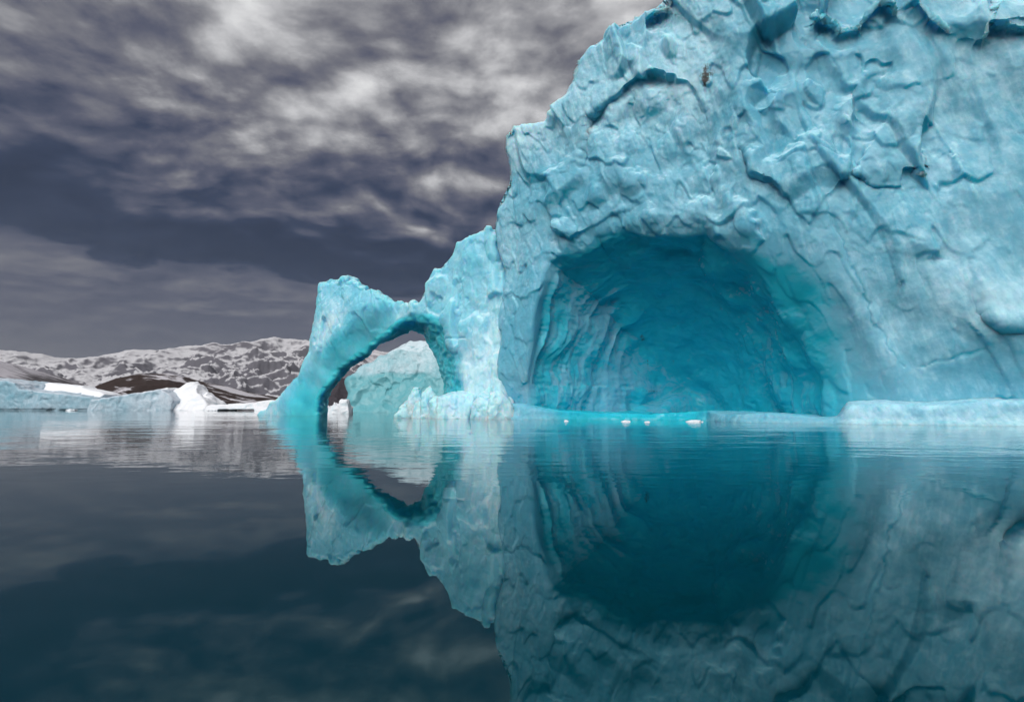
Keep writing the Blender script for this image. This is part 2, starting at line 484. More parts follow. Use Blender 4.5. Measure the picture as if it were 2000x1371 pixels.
_cc, _ = fpt(1300, 812)
CAVE_POLY = []
for q in CAVE_PX:
    p, z = fpt(*q); CAVE_POLY.append(((p - _cc) @ CLA, z))
CAVE_POLY += [(CAVE_POLY[-1][0], -6), (CAVE_POLY[0][0], -6)]
CC = (0.5, 6.0); CR = polar(CAVE_POLY, CC)


def cave_coords(x, y):
    return (x - _cc[0]) * CLA[0] + (y - _cc[1]) * CLA[1], (x - _cc[0]) * CAX[0] + (y - _cc[1]) * CAX[1]


def cave_at(px, py, s):
    d = ray(px, py); t = (s + _cc @ CAX) / (d[:2] @ CAX)
    return (d[:2] * t - _cc) @ CLA, CAM_H + d[2] * t


def cave_rho(x, y, z):
    l, s = cave_coords(x, y)
    return np.hypot(l - CC[0], z - CC[1]) / CR(np.arctan2(z - CC[1], l - CC[0]))


def caveF(x, y, z):
    l, s = cave_coords(x, y)
    n1 = gn(x * 0.16, y * 0.16, z * 0.16, 31) * 0.9
    l = l + n1; zz = z + gn(x * 0.2, y * 0.2, z * 0.2, 32) * 0.7
    r = np.hypot(l - CC[0], zz - CC[1]); a = np.arctan2(zz - CC[1], l - CC[0])
    rho = r / CR(a)
    sp = np.maximum(s + 3.0, 0) / 34.0
    g = (rho ** 1.35 + sp ** 1.35) ** (1 / 1.35)
    F = (g - 1) * 12.0
    # low niche at the back, right of the middle
    nl, ns, nz = (l - 3.0) / 5.5, (s - 22.0) / 8.0, (zz - 2.5) / 6.5
    F = smin(F, (np.sqrt(nl * nl + ns * ns + nz * nz) - 1) * 5.5, 1.5)
    return F


# relief of the wall in metres, drawn as slabs and hollows on the wall
def RP(pts, amp, soft, ramp=None): return (FP(*pts), amp, soft, ramp)
# ramp 'b': proudest at the bottom edge and fading to the top; 't': hollow deepest under its top edge
RELIEF = [
    RP([(1372, -40), (1392, 120), (1400, 190), (1440, 270), (1466, 345), (1500, 362), (1540, 405), (1575, 442), (1602, 415), (1645, 367), (1662, 312), (1680, 240), (1700, 180), (1745, 140), (1742, 84), (1640, 78), (1592, 66), (1600, -40)], 1.9, 0.7, 'b'),
    RP([(1590, -90), (1585, 66), (1640, 78), (1690, 76), (1700, 40), (1745, 50), (1750, -90)], 1.6, 0.6, 'b'),
    RP([(1745, -90), (1750, 48), (1800, 66), (1850, 82), (1890, 100), (1922, 104), (1930, 60), (1990, -90)], 2.0, 0.6, 'b'),
    RP([(1925, -90), (1922, 78), (1960, 86), (2060, 80), (2100, -90)], 2.2, 0.6, 'b'),
    RP([(1745, 110), (1700, 195), (1676, 290), (1664, 350), (1700, 374), (1758, 370), (1764, 332), (1806, 336), (1822, 240), (1815, 110)], 1.2, 0.4, 'b'),
    RP([(1200, 200), (1222, 184), (1252, 164), (1284, 150), (1322, 158), (1360, 182), (1388, 216), (1420, 300), (1400, 400), (1200, 420), (1130, 330), (1150, 230)], -2.4, 1.0, 't'),
    RP([(1262, 50), (1268, 100), (1300, 102), (1350, 96), (1362, 60), (1340, 48)], -1.0, 0.8, 't'),
    RP([(1050, 340), (1078, 310), (1130, 285), (1200, 290), (1270, 330), (1290, 380), (1255, 402), (1205, 420), (1160, 445), (1120, 470), (1075, 440), (1056, 400)], 2.6, 1.2, 'b'),
    RP([(1270, 330), (1400, 300), (1460, 380), (1500, 470), (1460, 505), (1390, 462), (1370, 448), (1290, 442), (1200, 440), (1240, 400)], 1.8, 1.0, 'b'),
    RP([(1866, 560), (1900, 530), (1960, 545), (2080, 520), (2100, 640), (1980, 640), (1900, 615)], 1.6, 0.9, 'b'),
    RP([(1690, 135), (1700, 125), (1740, 130), (1745, 160), (1720, 170), (1690, 200)], -1.0, 0.9, 't'),
]
LEDGE_X = FZ(1640, 800)[0]


def relief(u, z, x, y):
    # warp so that slab edges are broken, not drawn
    wu = u + 0.7 * gn(u * 0.22, z * 0.22, 3.3, 41) + 0.28 * gn(u * 0.9, z * 0.9, 1.3, 42)
    wz = z + 0.7 * gn(u * 0.22, z * 0.22, 8.3, 43) + 0.28 * gn(u * 0.9, z * 0.9, 5.3, 44)
    R = np.zeros_like(u); H = np.zeros_like(u)
    vary = 0.15 + 0.8 * sst(gn(u * 0.16, z * 0.16, 9.9, 48), -0.35, 0.35)
    for poly, amp, soft, ramp in RELIEF:
        P = np.asarray(poly); lo, hi = P.min(0) - 2, P.max(0) + 2
        m = (wu > lo[0]) & (wu < hi[0]) & (wz > lo[1]) & (wz < hi[1])
        if not m.any(): continue
        d = sdpoly(wu[m], wz[m], poly)
        hh = np.clip((wz[m] - P[:, 1].min()) / (np.ptp(P[:, 1]) + 1e-6), 0, 1)
        wd = soft * 0.4 + (2.6 * sst(hh, 0.15, 0.6) if ramp == 'b' else 1.8 * (1 - sst(hh, 0.4, 0.8)))     # crisp at the broken edge, fading elsewhere
        k = np.clip((-d + soft * 0.1) / wd, 0, 1); k = k * k * (3 - 2 * k)
        if ramp == 'b': k = k * (1.0 - 0.75 * hh) * (0.85 + 0.15 * sst(hh, 0, 0.1))
        elif ramp == 't': k = k * (0.12 + 0.95 * hh ** 1.3)
        if amp > 0: R[m] = np.maximum(R[m], amp * k * vary[m])
        else: H[m] += amp * k * (0.3 + 0.7 * vary[m])
    R = R + H
    # broad billows of the wall
    R += 1.6 * gn(u * 0.06, z * 0.05, 0.5, 45) + 0.9 * gn(u * 0.14, z * 0.1, 2.5, 46)
    # long leaning flutes on the right hand wall
    fl = gn((u + 0.35 * z) * 0.30, z * 0.05, 7.7, 47)
    R += 0.55 * fl * sst(u, 105, 125)
    return R.astype(f32)


def mainF(x, y, z):
    u, w_ = uw(x, y)
    o1 = gn(x * 0.12, y * 0.12, z * 0.12, 11); o2 = gn(x * 0.35, y * 0.35, z * 0.35, 12)
    R = relief(u, z, x, y)
    lean = -0.035 * (z - 8) * sst(u, 60, 75)                # upper wall leans over a little
    rc = cave_rho(x, y, z)
    R = R - 3.4 * (1 - sst(rc, 0.9, 1.38)) * sst(-z, -25, -15) * sst(u, 78, 95)           # the wall flares into the cave
    front = (W0(u) - R + lean) - w_
    out = sdpoly(u + 0.8 * o1 + 0.5 * o2, z + 0.9 * o1 + 0.6 * o2, MAIN_OUT) + 0.10 * np.maximum(w_ - 6, 0)
    F = smax(front * 0.92, out, 1.6)
    F = smax(F, w_ - 62.0 + 5 * o1, 4.0)
    F = F + 0.12 * o2
    F = smax(F, -caveF(x, y, z), 0.9)
    return F


def main_masks(V, N):
    u, w_ = uw(V[:, 0], V[:, 1]); z = V[:, 2]
    l, s = cave_coords(V[:, 0], V[:, 1])
    cv = caveF(V[:, 0], V[:, 1], z)
    front = w_ - (W0(u))
    cave = sst(-np.abs(cv), -1.6, -0.5) * sst(front, 0.2, 2.5) * sst(s, -2, 2.5) * (z < 34)
    under = sst(-N[:, 2], 0.15, 0.65)  # downward faces, masked for the shade tint put into the colour
    return u, w_, z, l, s, cave.astype(f32), under.astype(f32)


def broken(x, y, z, size, seed, amp, edge=0.14, bias=0.0):
    """chipped ice: tilted facets with scalloped edges"""
    k = 1.0 / size
    wx = x * k + 0.35 * gn(x * k * 1.3, y * k * 1.3, z * k * 1.3, seed + 5); wy = y * k + 0.35 * gn(y * k * 1.3, z * k * 1.3, x * k * 1.3, seed + 6); wz = z * k * 0.8 + 0.3 * gn(z * k * 1.3, x * k * 1.3, y * k * 1.3, seed + 7)
    F1, F2, p1, p2 = worley(wx, wy, wz, seed, bias)
    t = 0.5 * (1 - np.clip((F2 - F1) / edge, 0, 1))
    return amp * 1.2 * (p1 * (1 - t) + p2 * t)


def main_detail(V, N):
    u, w_, z, l, s, cave, under = main_masks(V, N)
    x, y = V[:, 0], V[:, 1]
    rough = 0.35 + 0.65 * sst(gn(x * 0.05, y * 0.05, z * 0.05, 51) + 0.25 - 0.5 * sst(u, 112, 130) + 0.5 * sst(z, 22, 34) * (u < 112), -0.25, 0.35)
    ro = rough * (1 - cave)
    lx = x + 0.30 * z                                       # fractures lean with the wall
    fl = sst(-(N[:, 0] * EW[0] + N[:, 1] * EW[1]), 0.25, 0.65)
    d = broken(lx, y, z * 0.36, 8.5, 60, 1.3, 0.06, 0.45) * (1 - cave) * (0.15 + 0.85 * sst(cave_rho(x, y, z), 1.15, 1.6)) * (0.5 + 0.5 * ro)
    d += broken(lx, y, z * 0.5, 2.9, 63, 0.24, 0.05, 0.55) * ro * fl
    d += broken(lx, y, z * 0.7, 1.1, 61, 0.07, 0.08, 0.4) * ro * ro * fl
    rd = fbm(x * 0.30, y * 0.30, z * 0.22, 5, 0.52, 70, True)
    d += 0.10 * rd * fl * (0.25 + 0.75 * ro) * (1 - cave)
    # melt streaks and arching layers inside the cave
    a = np.arctan2(z - CC[1], l - CC[0])
    ss = s + 1.6 * gn(l * 0.12, z * 0.12, s * 0.05, 71) + 0.05 * (z - 10) * np.sign(l)
    g1 = fbm(ss * 0.55, a * 1.8, l * 0.02, 4, 0.55, 72, True)
    g2 = gn(ss * 0.22, a * 1.2, 0.3, 73)
    gm = sst(-s, -24, -14) * (0.35 + 0.65 * sst(gn(x * 0.09, y * 0.09, z * 0.09, 76), -0.3, 0.35))
    d += cave * ((0.30 * g1 + 0.55 * g2) * gm + 0.5 * gn(x * 0.22, y * 0.22, z * 0.3, 74) + 0.16 * fbm(x * 0.5, y * 0.5, z * 0.9, 4, 0.5, 77, True))
    fold = gn(ss * 0.35, a * 0.8, 4.4, 75)
    d += cave * 0.6 * (1 - 2 * np.abs(fold)) * sst(-l, 5, 11)
    d -= cracks(u, z, CRACKS, 0.15, 0.12)[0]
    return d


CRACKS = [FP((1795, 713), (1850, 704), (1880, 694), (1925, 684)), FP((1622, 420), (1650, 490), (1668, 530), (1700, 610), (1735, 670), (1762, 716))]
WCRACKS = [FP((958, 466), (972, 505), (976, 530), (988, 565), (992, 600), (1000, 640)), FP((890, 545), (888, 600)), FP((879, 688), (874, 712), (884, 750)), FP((850, 665), (905, 660))]


def cracks(u, z, lines, depth, wd=0.22):
    uu = u + 0.5 * gn(u * 0.5, z * 0.5, 2.2, 91) + 0.2 * gn(u * 1.6, z * 1.6, 2.2, 92); zz = z + 0.5 * gn(u * 0.5, z * 0.5, 6.2, 93)
    m = np.zeros_like(u)
    for L in lines: m = np.maximum(m, np.exp(-(sdline(uu, zz, L) / wd) ** 2))
    return depth * m, m


def main_attr(V, N):
    u, w_, z, l, s, cave, under = main_masks(V, N)
    x, y = V[:, 0], V[:, 1]
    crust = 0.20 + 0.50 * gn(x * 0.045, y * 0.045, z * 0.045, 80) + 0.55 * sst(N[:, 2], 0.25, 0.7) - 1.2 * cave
    crust += 0.5 * np.exp(-((u - FZ(1960, 585)[0]) / 6) ** 2 - ((z - FZ(1960, 585)[1]) / 3) ** 2)
    sp_ = FZ(1015, 262); crust += 1.0 * np.exp(-((u - sp_[0]) / 4) ** 2 - ((z - sp_[1]) / 1.8) ** 2)
    crust += 0.5 * sst(z, 40, 52) * sst(-u, -108, -96)
    flare = (1 - sst(cave_rho(x, y, z), 1.0, 1.36)) * sst(-z, -25, -15) * (1 - cave)
    ss = s + 1.6 * gn(l * 0.12, z * 0.12, s * 0.05, 71); aa = np.arctan2(z - CC[1], l - CC[0])
    lay = fbm(ss * 0.5, aa * 1.6, l * 0.02, 4, 0.55, 72, True)
    inr = (1 - sst(cave_rho(x, y, z), 0.98, 1.36)) * sst(-z, -27, -17) * sst(l, -11, 0)
    crust -= 0.9 * inr
    clean_or_shade = np.maximum((0.98 - 0.42 * sst(lay, 0.0, 0.7) - 0.50 * sst(-l, 7, 13)) * cave, 0.72 * inr) + 0.65 * under - 0.1 + 0.3 * gn(x * 0.06, y * 0.06, z * 0.06, 82)  # cave ice is blue itself; teal on undersides is painted shadow
    dp = FZ(1385, 155); dq = FZ(1382, 172)
    dirt = 0.8 * np.exp(-((u - dp[0]) / 1.7) ** 2 - ((z - dp[1]) / 2.2) ** 2) + 0.5 * np.exp(-((u - dq[0]) / 0.5) ** 2 - ((z - dq[1]) / 1.0) ** 2)
    for (qx, qy, rl, rz, am) in ((1250, 656, 0.9, 1.1, 0.8), (1256, 708, 0.25, 2.4, 0.75), (1238, 722, 0.5, 1.8, 0.6), (1306, 700, 0.3, 0.8, 0.8), (1262, 762, 3.0, 0.3, 0.75), (1340, 763, 1.6, 0.35, 0.7), (1210, 790, 5.0, 0.12, 0.5)):
        ql, qz = cave_at(qx, qy, 20.0)
        dirt = dirt + cave * am * np.exp(-((l - ql) / rl) ** 2 - ((z - qz) / rz) ** 2)
    ck = 0.6 * cracks(u, z, CRACKS, 1.0, 0.1)[1] * (1 - cave)
    return {'crust': crust - 0.6 * ck, 'clean_or_shade': clean_or_shade + 0.8 * ck, 'dirt': dirt}


EYES = np.array([0, 0, 4.0], f32)


def facing(V, N):
    t = EYES - V
    return np.einsum('ij,ij->i', N, t) / np.linalg.norm(t, axis=1)


def in_sight(V):
    """roughly what the camera, or one a few steps away, can see (the rest stays coarse)"""
    r = np.hypot(V[:, 0], V[:, 1])
    return (np.abs(V[:, 0]) < 1.25 * V[:, 1] + 4) & (V[:, 2] < 0.98 * r)


def build_ice(name, F, lo, hi, h, thr, detail, attr, mat, parent=None, sub=1, rel=1, keep=None, sharpen=0):
    D, org = sparse_eval(F, lo, hi, h, thr)
    V, Q = nets(D, org, h); del D
    V = relax(V, Q, rel, 0.4)
    if keep is not None:                       # drop what is buried inside the berg
        k = keep(V); Q = Q[k[Q].any(1)]
        used = np.unique(Q); mp = np.full(len(V), -1); mp[used] = np.arange(len(used)); V = V[used]; Q = mp[Q]
    for _ in range(sub):
        vis = (facing(V, vnormals(V, Q)) > -0.42) & in_sight(V)
        V, Q = subdiv(V, Q, vis[Q].all(1))
    N = vnormals(V, Q); fa = facing(V, N); vis = (fa > -0.4) & in_sight(V)
    if sharpen:                                # pull the fine mesh back onto the field so that broken edges stay crisp
        for _ in range(sharpen):
            P, n_ = V[vis], N[vis]
            f0 = par(lambda p: F(*p.T), P); f1 = par(lambda p: F(*p.T), P + 0.06 * n_)
            sl_ = np.clip((f1 - f0) / 0.06, 0.35, 3.0)
            V[vis] = P - n_ * np.clip(f0 / sl_, -0.25, 0.25)[:, None] * sst(fa[vis], 0.1, 0.3)[:, None]
        N = vnormals(V, Q); fa = facing(V, N)
    if detail:
        d = np.zeros(len(V), f32); d[vis] = par(detail, V[vis], N[vis]) * sst(fa[vis], -0.4, -0.25)
        V = V + N * d[:, None]
        N = vnormals(V, Q)
    at = par(attr, V, N) if attr else {}
    loc = np.array([V[:, 0].mean(), V[:, 1].mean(), 0], f32) if parent is None else np.zeros(3, f32)
    pl = np.array(parent.location, f32) if parent else loc
    ob = mesh_obj(name, V - pl, Q, mat, parent, at)
    if parent is None: ob.location = loc
    print(name, len(V), len(Q), round(time.time() - T0, 1), flush=True)
    return ob


BERG = empty('iceberg', (float(_cc[0]), float(_cc[1]), 0))
tag(BERG, 'giant turquoise iceberg with a deep cave and an arch over still water', 'iceberg')
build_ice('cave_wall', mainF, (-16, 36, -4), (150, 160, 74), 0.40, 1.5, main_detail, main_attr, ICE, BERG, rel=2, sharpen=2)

# ------------------------------------------------------------------ the arch wing at the berg's left
WING_OUT = FP((470, 840), (500, 806), (545, 772), (575, 730), (592, 690), (599, 620), (605, 560), (612, 545), (640, 543), (660, 537), (668, 548), (700, 560), (745, 585), (800, 592), (815, 560), (830, 520), (846, 513), (865, 490), (872, 468), (905, 450), (944, 432), (954, 468), (972, 500), (990, 560), (1006, 640), (1016, 740), (1018, 860))
WING_OUT[0] = (WING_OUT[0][0], -6); WING_OUT[-1] = (WING_OUT[-1][0], -6)
ARCH_PX = [(588, 830), (592, 785), (612, 750), (640, 720), (690, 684), (742, 652), (784, 634), (812, 630), (836, 638), (855, 660), (870, 696), (884, 760), (888, 830)]
AAX = np.array([-0.27, 0.9629]); ALA = np.array([0.9629, 0.27])
_ac, _ = fpt(745, 812)
ARCH_POLY = []
for q in ARCH_PX:
    p, z = fpt(*q)
    # slide along the tunnel axis to the plane through _ac (perspective is left to the camera)
    ARCH_POLY.append(((p - _ac) @ ALA, z))
ARCH_POLY[0] = (ARCH_POLY[0][0], -6); ARCH_POLY[-1] = (ARCH_POLY[-1][0], -6)
AC = (3.0, 3.0); AR = polar(ARCH_POLY, AC)


def arch_rho(x, y, z):
    l = (x - _ac[0]) * ALA[0] + (y - _ac[1]) * ALA[1]; s = (x - _ac[0]) * AAX[0] + (y - _ac[1]) * AAX[1]
    l = l + 0.6 * gn(x * 0.2, y * 0.2, z * 0.2, 131); zz = z + 0.5 * gn(x * 0.25, y * 0.25, z * 0.25, 132)
    a = np.arctan2(zz - AC[1], l - AC[0]); k = np.clip(1 - 0.010 * (s - 3), 0.7, 1.25)
    return np.hypot(l - AC[0], zz - AC[1]) / (AR(a) * k), s, l, a


def wingF(x, y, z):
    u, w_ = uw(x, y)
    o1 = gn(x * 0.14, y * 0.14, z * 0.14, 111); o2 = gn(x * 0.4, y * 0.4, z * 0.4, 112); o3 = gn(x * 0.9, y * 0.9, z * 0.9, 113)
    R = 0.8 * gn(u * 0.08, z * 0.07, 0.5, 145) + 0.5 * gn(u * 0.2, z * 0.13, 2.5, 146)
    R += 1.6 * sst(u, 52, 60) * sst(-u, -70, -62) * sst(-z, -14, -2)        # bright spur beside the cave
    R -= 4.5 * sst(u - np.interp(z, [0, 30], [FZ(985, 800)[0], FZ(945, 450)[0]]), 0, 3.5)    # dies away into the main wall
    rho, s, l, a = arch_rho(x, y, z)
    R -= 3.0 * (1 - sst(rho, 0.95, 1.65)) * sst(-l, -6, 2)                 # scooped face leading into the arch
    front = (W0(u) - R + 0.07 * np.maximum(z - 3, 0)) - w_
    th = np.interp(u, [-40, -10, 10, 40, 60, 80], [15, 11.5, 7.6, 10.0, 18, 26])
    out = sdpoly(u + 0.5 * o1 + 0.5 * o2 + 0.3 * o3, z + 0.6 * o1 + 0.6 * o2 + 0.4 * o3, WING_OUT)
    F = smax(front * 0.95, out, 1.0)
    F = smax(F, w_ - W0(u) - th + 0.8 * o1 + 0.05 * np.maximum(z, 0), 1.5)
    F = F + 0.12 * o2
    return smax(F, -(rho - 1) * 11.0, 1.0)


def wing_masks(V, N):
    u, w_ = uw(V[:, 0], V[:, 1])
    rho, s, l, a = arch_rho(V[:, 0], V[:, 1], V[:, 2])
    inn = sst(-np.abs(rho - 1), -0.10, -0.04) * sst(w_ - W0(u), 0.0, 2.2)
    return u, w_, V[:, 2], rho, s, inn.astype(f32)


def wing_detail(V, N):
    u, w_, z, rho, s, inn = wing_masks(V, N)
    x, y = V[:, 0], V[:, 1]
    ro = (1 - inn) * (0.35 + 0.65 * sst(z + 3 * gn(x * 0.1, y * 0.1, z * 0.1, 151), 8, 18) + 0.6 * sst(u, 30, 40)).clip(0, 1) * (1 - 0.75 * sst(-rho, -1.6, -1.25) * sst(-u, -38, -30))
    d = broken(x, y, z * 0.6, 5.0, 160, 0.85, 0.07, 0.0) * ro + broken(x, y, z * 0.7, 1.9, 161, 0.18, 0.08, 0.12) * ro + broken(x, y, z, 0.8, 162, 0.03) * ro
    d += 0.09 * fbm(x * 0.5, y * 0.5, z * 0.4, 5, 0.5, 170, True) * (0.3 + 0.7 * ro) * (1 - inn)
    d -= cracks(u, z, WCRACKS, 0.5, 0.2)[0] * (1 - inn)
    d += inn * 0.35 * fbm(x * 0.25, y * 0.25, z * 0.5, 3, 0.5, 171, True)
    return d


def wing_attr(V, N):
    u, w_, z, rho, s, inn = wing_masks(V, N)
    x, y = V[:, 0], V[:, 1]
    band = sst(rho, 1.0, 1.05) * sst(-rho, -1.85, -1.4) * sst(-u, -38, -28)      # blue ice exposed round the arch
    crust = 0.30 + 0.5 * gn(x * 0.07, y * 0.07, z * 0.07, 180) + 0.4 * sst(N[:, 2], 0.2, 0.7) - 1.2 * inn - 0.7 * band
    crust += 0.5 * sst(u, 48, 58) * sst(-z, -22, -8)
    clean_or_shade = 1.0 * inn + 0.85 * band + 0.3 * gn(x * 0.1, y * 0.1, z * 0.1, 181) - 0.15
    return {'crust': crust, 'clean_or_shade': clean_or_shade, 'dirt': 0 * u}


build_ice('arch_wing', wingF, (-90, 80, -4), (20, 170, 46), 0.42, 1.5, wing_detail, wing_attr, ICE_WING, BERG, rel=2, sharpen=2)

# ------------------------------------------------------------------ ice foot along the waterline
def footF(x, y, z):
    u, w_ = uw(x, y)
    led = sst(u, LEDGE_X - 0.6, LEDGE_X + 1.2)
    proj = 1.6 + 0.9 * led - 0.6 * sst(-u, -66, -60) + 0.5 * gn(u * 0.12, 0.5, 0.5, 211)
    top = 2.3 + 0.35 * led + 0.45 * gn(u * 0.13, w_ * 0.2, 0.5, 212) + 0.08 * (w_ - W0(u) + proj) * led - 1.2 * (1 - led) * sst(u, 68, 76) - 0.7 * sst(-u, -66, -62)
    # concave face, undercut right at the water
    proj = proj - 7.5 * sst(u, FZ(1040, 800)[0], FZ(1180, 800)[0]) * sst(-u, -FZ(1470, 800)[0], -FZ(1330, 800)[0])
    top = top + 0.5 * gn(u * 0.05, 2.2, 0.3, 216)
    prof = -0.5 * np.clip(z / 2.6, 0, 1) ** 1.5 + 0.55 * sst(-z, -0.34, -0.18)
    front = (W0(u) - proj - prof * 1.0 + 0.18 * gn(x * 0.4, y * 0.4, z * 0.6, 213)) - w_
    F = smax(front, z - top, 0.35)
    F = smax(F, w_ - 42, 1.0)
    F = smax(F, FZ(884, 800)[0] - u - 6, 0.6)
    return F + 0.07 * gn(x * 1.1, y * 1.1, z * 1.1, 214)


def foot_attr(V, N):
    u, w_ = uw(V[:, 0], V[:, 1]); z = V[:, 2]
    led = sst(u, LEDGE_X - 0.6, LEDGE_X + 0.6)
    l, s = cave_coords(V[:, 0], V[:, 1])
    crust = 0.15 + 0.5 * led + 0.6 * sst(-u, -70, -62)
    clean_or_shade = 0.75 * sst(s, 0, 6) * (1 - led) * sst(u, 66, 70) + 0.3 * (1 - led) * sst(u, 66, 72) * sst(-u, -108, -84)
    return {'crust': crust, 'clean_or_shade': clean_or_shade, 'dirt': 0 * u}


def foot_detail(V, N):
    x, y, z = V.T
    return 0.10 * fbm(x * 0.6, y * 0.6, z * 0.35, 4, 0.55, 220, True)


build_ice('ice_foot', footF, (-30, 30, -2.5), (130, 160, 5), 0.34, 1.5, foot_detail, foot_attr, ICE, BERG, keep=lambda V: (mainF(*V.T) > -1.0) & (wingF(*V.T) > -1.0) & (V[:, 2] > -1.0))
#PART3
# ------------------------------------------------------------------ icebergs in the distance
def at_depth(px, py, Y):
    d = ray(px, py); t = Y / d[1]
    return d[0] * t, CAM_H + d[2] * t


def berg(name, label, px, Y, depth, mat, h, lean=0.25, chip=(4.0, 0.8), crust=0.2, clean_or_shade=0.0, snow=0.6, seed=0, cat='iceberg', group=None, back=0.15, under=0.0, smooth=0.6, sub=0, extra=None, parent=None, turn=0.0, clean_z=None, snow_z=None):
    P = [at_depth(a, b, Y) for a, b in px]
    P = np.array(P); zmin = P[:, 1].min(); P[:, 1] = np.where(P[:, 1] <= 0.6, -3, P[:, 1])
    cx = P[:, 0].mean()
    def F(x, y, z):
        o1 = gn(x * 0.6 / chip[0], y * 0.6 / chip[0], z * 0.6 / chip[0], seed + 1); o2 = gn(x * 1.7 / chip[0], y * 1.7 / chip[0], z * 1.7 / chip[0], seed + 2)
        o = sdpoly(x + chip[1] * 0.5 * o1, z + chip[1] * (0.5 * o1 + 0.3 * o2), P)
        fr = (Y + lean * np.maximum(z, 0) + turn * (x - cx) + chip[1] * o1) - y
        if under: fr = fr + under * sst(-z, -1.2, -0.5)
        bk = y - (Y + depth - back * np.maximum(z, 0)) 
        f = smax(smax(o, fr * 0.9, smooth), bk, smooth * 2) + chip[1] * 0.25 * o2
        return extra(f, x, y, z) if extra else f
    def det(V, N):
        x, y, z = V.T
        return broken(x, y, z, chip[0], seed + 3, chip[1] * 0.8) + broken(x, y, z, chip[0] * 0.35, seed + 4, chip[1] * 0.16) + chip[1] * 0.25 * fbm(x * 1.2 / chip[0], y * 1.2 / chip[0], z * 1.2 / chip[0], 4, 0.5, seed + 8, True)
    def att(V, N):
        x, y, z = V.T
        sn = snow * (sst(z, *snow_z) if snow_z else 1.0)
        c = crust + 0.4 * gn(x * 0.4 / chip[0], y * 0.4 / chip[0], z * 0.4 / chip[0], seed + 9) + sn * 2.2 * sst(N[:, 2], 0.35, 0.7)
        cz = 0.9 * sst(-z + 3 * gn(x * 0.1, y * 0.1, z * 0.1, seed + 11), -clean_z[1], -clean_z[0]) if clean_z else 0
        return {'crust': c - 0.6 * cz, 'clean_or_shade': cz + clean_or_shade - 1.5 * sn * sst(N[:, 2], 0.35, 0.7) + 0.3 * gn(x * 0.5 / chip[0], y * 0.5 / chip[0], z * 0.8 / chip[0], seed + 10), 'dirt': 0 * x}
    lo = (P[:, 0].min() - 4, Y - 6 - abs(turn) * np.ptp(P[:, 0]), -2.5); hi = (P[:, 0].max() + 4, Y + depth + 5, P[:, 1].max() + 4)
    ob = build_ice(name, F, lo, hi, h, 1.7, det, att, mat, parent, sub=sub)
    if label: tag(ob, label, cat, group)
    return ob


berg('iceberg', 'grey green rounded iceberg with a white top framed by the ice arch', [(668, 812), (672, 770), (662, 742), (682, 716), (715, 692), (757, 668), (782, 655), (805, 650), (830, 653), (852, 668), (885, 690), (935, 720), (960, 760), (965, 812)], 205, 34, ICE_FAR, 0.6, lean=0.55, chip=(10.0, 1.5), crust=0.3, clean_or_shade=0.0, snow=0.9, seed=300, clean_z=(13.0, 17.5), snow_z=(25.0, 29.0), smooth=3.0, sub=1)
berg('ice_floe', 'small jagged white floe under the left foot of the arch', [(634, 812), (636, 792), (644, 798), (650, 786), (656, 794), (662, 779), (674, 780), (680, 796), (683, 812)], 158, 5, SNOW, 0.2, lean=0.3, chip=(1.6, 0.35), crust=0.7, snow=0.6, seed=320, cat='ice floe', smooth=0.3)

T = empty('tabular_iceberg', (-310, 345, 0)); tag(T, 'long low blue grey iceberg with a sloping snow top at the left edge', 'iceberg')
berg('ice_cliff', None, [(-160, 812), (-160, 730), (-60, 736), (0, 742), (22, 748), (30, 760), (110, 768), (172, 776), (200, 786), (206, 812)], 340, 40, ICE_GREY, 0.6, lean=0.12, chip=(6.0, 0.8), crust=0.25, clean_or_shade=0.3, snow=0.2, seed=340, parent=T, under=0.8)
berg('snow_cap', None, [(20, 752), (30, 744), (70, 748), (110, 752), (118, 757), (160, 764), (174, 770), (170, 780), (110, 774), (28, 764)], 343, 34, SNOW, 0.5, lean=1.2, chip=(9.0, 0.5), crust=0.8, snow=0.5, seed=350, parent=T)
T = empty('tilted_iceberg', (-250, 318, 0)); tag(T, 'tilted iceberg with a triangular grey face and thin snow edge', 'iceberg')
berg('ice_face', None, [(184, 812), (188, 782), (240, 772), (300, 760), (316, 770), (326, 782), (322, 812)], 315, 30, ICE_GREY, 0.5, lean=0.25, chip=(7.0, 0.7), crust=0.4, clean_or_shade=0.0, snow=0.3, seed=360, parent=T, turn=0.25)
berg('snow_cap', None, [(190, 783), (192, 778), (240, 769), (302, 755), (306, 761), (240, 776)], 317, 26, SNOW, 0.4, lean=0.8, chip=(6.0, 0.4), crust=0.9, snow=0.5, seed=370, parent=T)
berg('pointed_iceberg', 'white pointed iceberg between the tilted one and the low floe', [(300, 812), (304, 772), (318, 758), (334, 745), (346, 740), (356, 748), (366, 768), (384, 778), (398, 790), (404, 812)], 322, 26, SNOW, 0.45, lean=0.9, chip=(8.0, 1.3), crust=0.75, snow=0.5, seed=380, smooth=1.0)
berg('ice_shelf', 'low flat white ice shelf with a dark gap below, left of the arch', [(398, 803.5), (400, 792), (440, 789), (480, 788), (520, 782), (560, 780), (570, 803.5), (505, 803), (495, 799.5), (425, 799.8), (418, 803.5)], 300, 22, SNOW, 0.4, lean=0.5, chip=(5.0, 0.5), crust=0.7, snow=0.6, seed=390, cat='ice floe')

